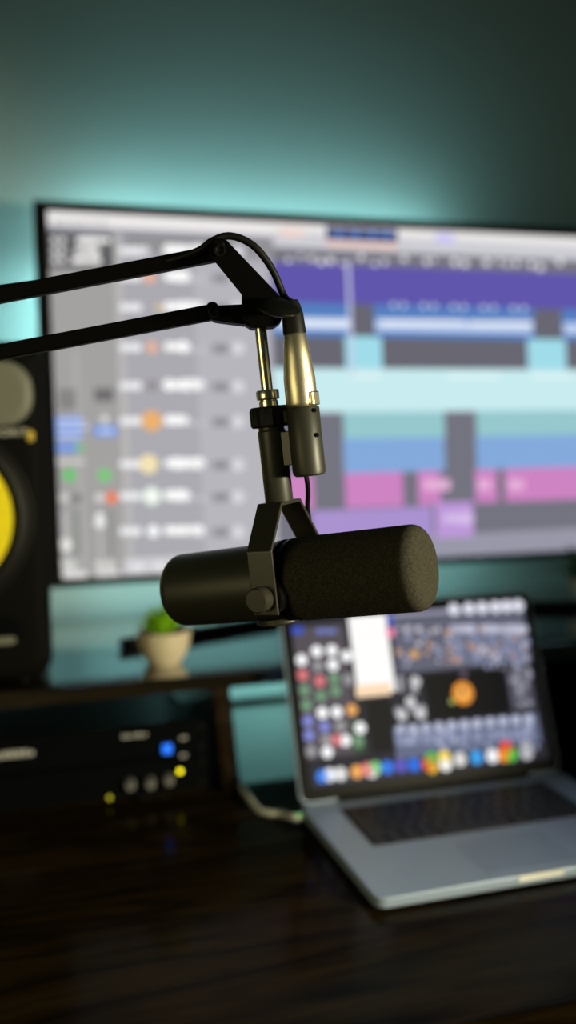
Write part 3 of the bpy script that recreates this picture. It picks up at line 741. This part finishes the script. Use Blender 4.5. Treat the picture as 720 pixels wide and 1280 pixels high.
# upper link plate (two cheeks and a pivot)
up = circ(275, 312, 14.5, 150, 330, 12) + [(351, 371), (357, 384), (351, 402), (342, 408), (312, 410), (311, 405), (302, 400), (302, 368)]
lk = obj('head_link', slabpx(up, DB - .008, .0026), K['armblack'], boom, bevel=.0008)
obj('head_link', slabpx(up, DB + .0165, .0026), K['armblack'], boom, bevel=.0008)
lo = circ(269, 391, 9.5, 95, 265, 10) + [(303, 380), (345, 384), (345, 404), (303, 405)]
obj('lower_link', slabpx(lo, DB - .0045, .018), K['armblack'], boom, bevel=.0012)
obj('head_block', slabpx([(304, 352), (322, 346), (348, 372), (353, 384), (350, 401), (341, 407), (313, 409), (304, 404)], DB - .006, .023), K['armblack'], boom, bevel=.0015)
for x, y in ((275, 313), (268, 390)):
    p = bi @ atD(x, y, DB + .010)
    s = obj('pivot_bolt', cyl(p, -FH, .0045, .020, .0012), K['armblack'], boom)
    c = bi @ atD(x, y, DB - .0101)
    obj('bolt_socket', lathe([(.0038, .0), (.0042, .0008), (.0030, .0010), (.0022, -.0002), (0, -.0004)], 24, zto(c, -FH)), K['black'], s)
# tightening knob: flat lens-shaped disc
kp = bi @ atD(347, 384, DB - .022)
kn = (zp * .93 + RH * .26 - FH * .42).normalized()
obj('clamp_knob', lathe([(0, -.0048), (.008, -.0045), (.0135, -.0022), (.0158, 0), (.0135, .0022), (.008, .0042), (0, .0046)], 64, zto(kp, kn)), K['black'], boom, ang=60)
obj('clamp_screw', cyl(bi @ atD(340, 388, DB + .004), (bi.to_3x3() @ (atD(345, 385, DB - .02) - atD(340, 388, DB + .004))), .004, .022), K['black'], boom)
# rod and knurled fitting, along the tilted axis of the post
ra = MO + zp * .124; rodM = bi @ frame(ra, xl, yl, zp)
obj('rod', lathe([(0, .004), (.0041, .004), (.0041, .068), (0, .068)], 36, rodM), K['nickel'], boom)
obj('threaded_fitting', lathe([(0, 0), (.0068, 0), (.0068, .0035), (.0062, .004), (.0062, .0045), (.0080, .005), (.0082, .0055), (.0082, .0108), (.0078, .0115), (.0042, .0115), (0, .0115)], 48, rodM), K['nickel'], boom)
# elbow, lower arm and desk clamp off to the left
e0, e1 = bi @ atD(EL, 433, ED), bi @ atD(EL, 503, ED)
fb = bi.to_3x3() @ FH
bm = prism([e0 + V((-.01, 0, .015)), e0 + V((.012, 0, .012)), e1 + V((.012, 0, -.012)), e1 + V((-.012, 0, -.03)), e1 + V((-.03, 0, -.02))], fb, .016)
bmesh.ops.translate(bm, vec=-fb * .008, verts=bm.verts)
obj('elbow', bm, K['armblack'], boom, bevel=.002)
base = V((0, 0, 0)); top = e1 + V((-.012, 0, -.018))
yb = V((0, DFY + .03 - boom.location.y, 0))
for dx in (-.012, .012):
    obj('support_bar', tube([yb + V((dx, 0, .05)), top + V((dx * .8, 0, .0))], .0055, 12, smooth=False), K['armblack'], boom)
obj('clamp_post', cyl(yb, (0, 0, 1), .014, .055), K['armblack'], boom)
obj('desk_clamp', B(-.02, .02, yb.y - .045, yb.y + .02, 0, .008), K['armblack'], boom, False, bevel=.001)
obj('clamp_jaw', B(-.018, .018, yb.y - .045, yb.y - .037, -.09, 0), K['armblack'], boom, False, bevel=.001)
obj('clamp_foot', B(-.018, .018, yb.y - .045, yb.y + .01, -.095, -.088), K['armblack'], boom, False, bevel=.001)
obj('clamp_bolt', cyl(V((0, yb.y - .01, -.088)), (0, 0, 1), .006, .052), K['nickel'], boom)

# ------------------------------------------------------------------ light
w = bpy.data.worlds.new('world'); SC.world = w; w.use_nodes = True
w.node_tree.nodes['Background'].inputs[0].default_value = (.6, 1, .75, 1); w.node_tree.nodes['Background'].inputs[1].default_value = .02
def spot(name, pos, tgt, cone, blend, power, col, rad):
    l = bpy.data.lights.new(name, 'SPOT'); l.spot_size = math.radians(cone); l.spot_blend = blend; l.energy = power; l.color = col; l.shadow_soft_size = rad
    o = bpy.data.objects.new(name, l); COL.objects.link(o); o.location = pos
    o.rotation_euler = (V(tgt) - V(pos)).to_track_quat('-Z', 'Y').to_euler(); return o
P = CAM + RH * 1.3 + FH * .05 + UP * .02
spot('room_lamp', P, atD(220, 700, .85), 46, .7, 150, (1, .91, .6), .12)
l = bpy.data.lights.new('room_light', 'AREA'); l.shape = 'RECTANGLE'; l.size = 1.0; l.size_y = .7; l.energy = 2.4; l.color = (1, .86, .42); l.spread = math.radians(100)
o = bpy.data.objects.new('room_light', l); COL.objects.link(o); o.location = CAM - RH * 1.5 - FH * .7 - UP * .05
o.rotation_euler = (MO - o.location).to_track_quat('-Z', 'Y').to_euler()
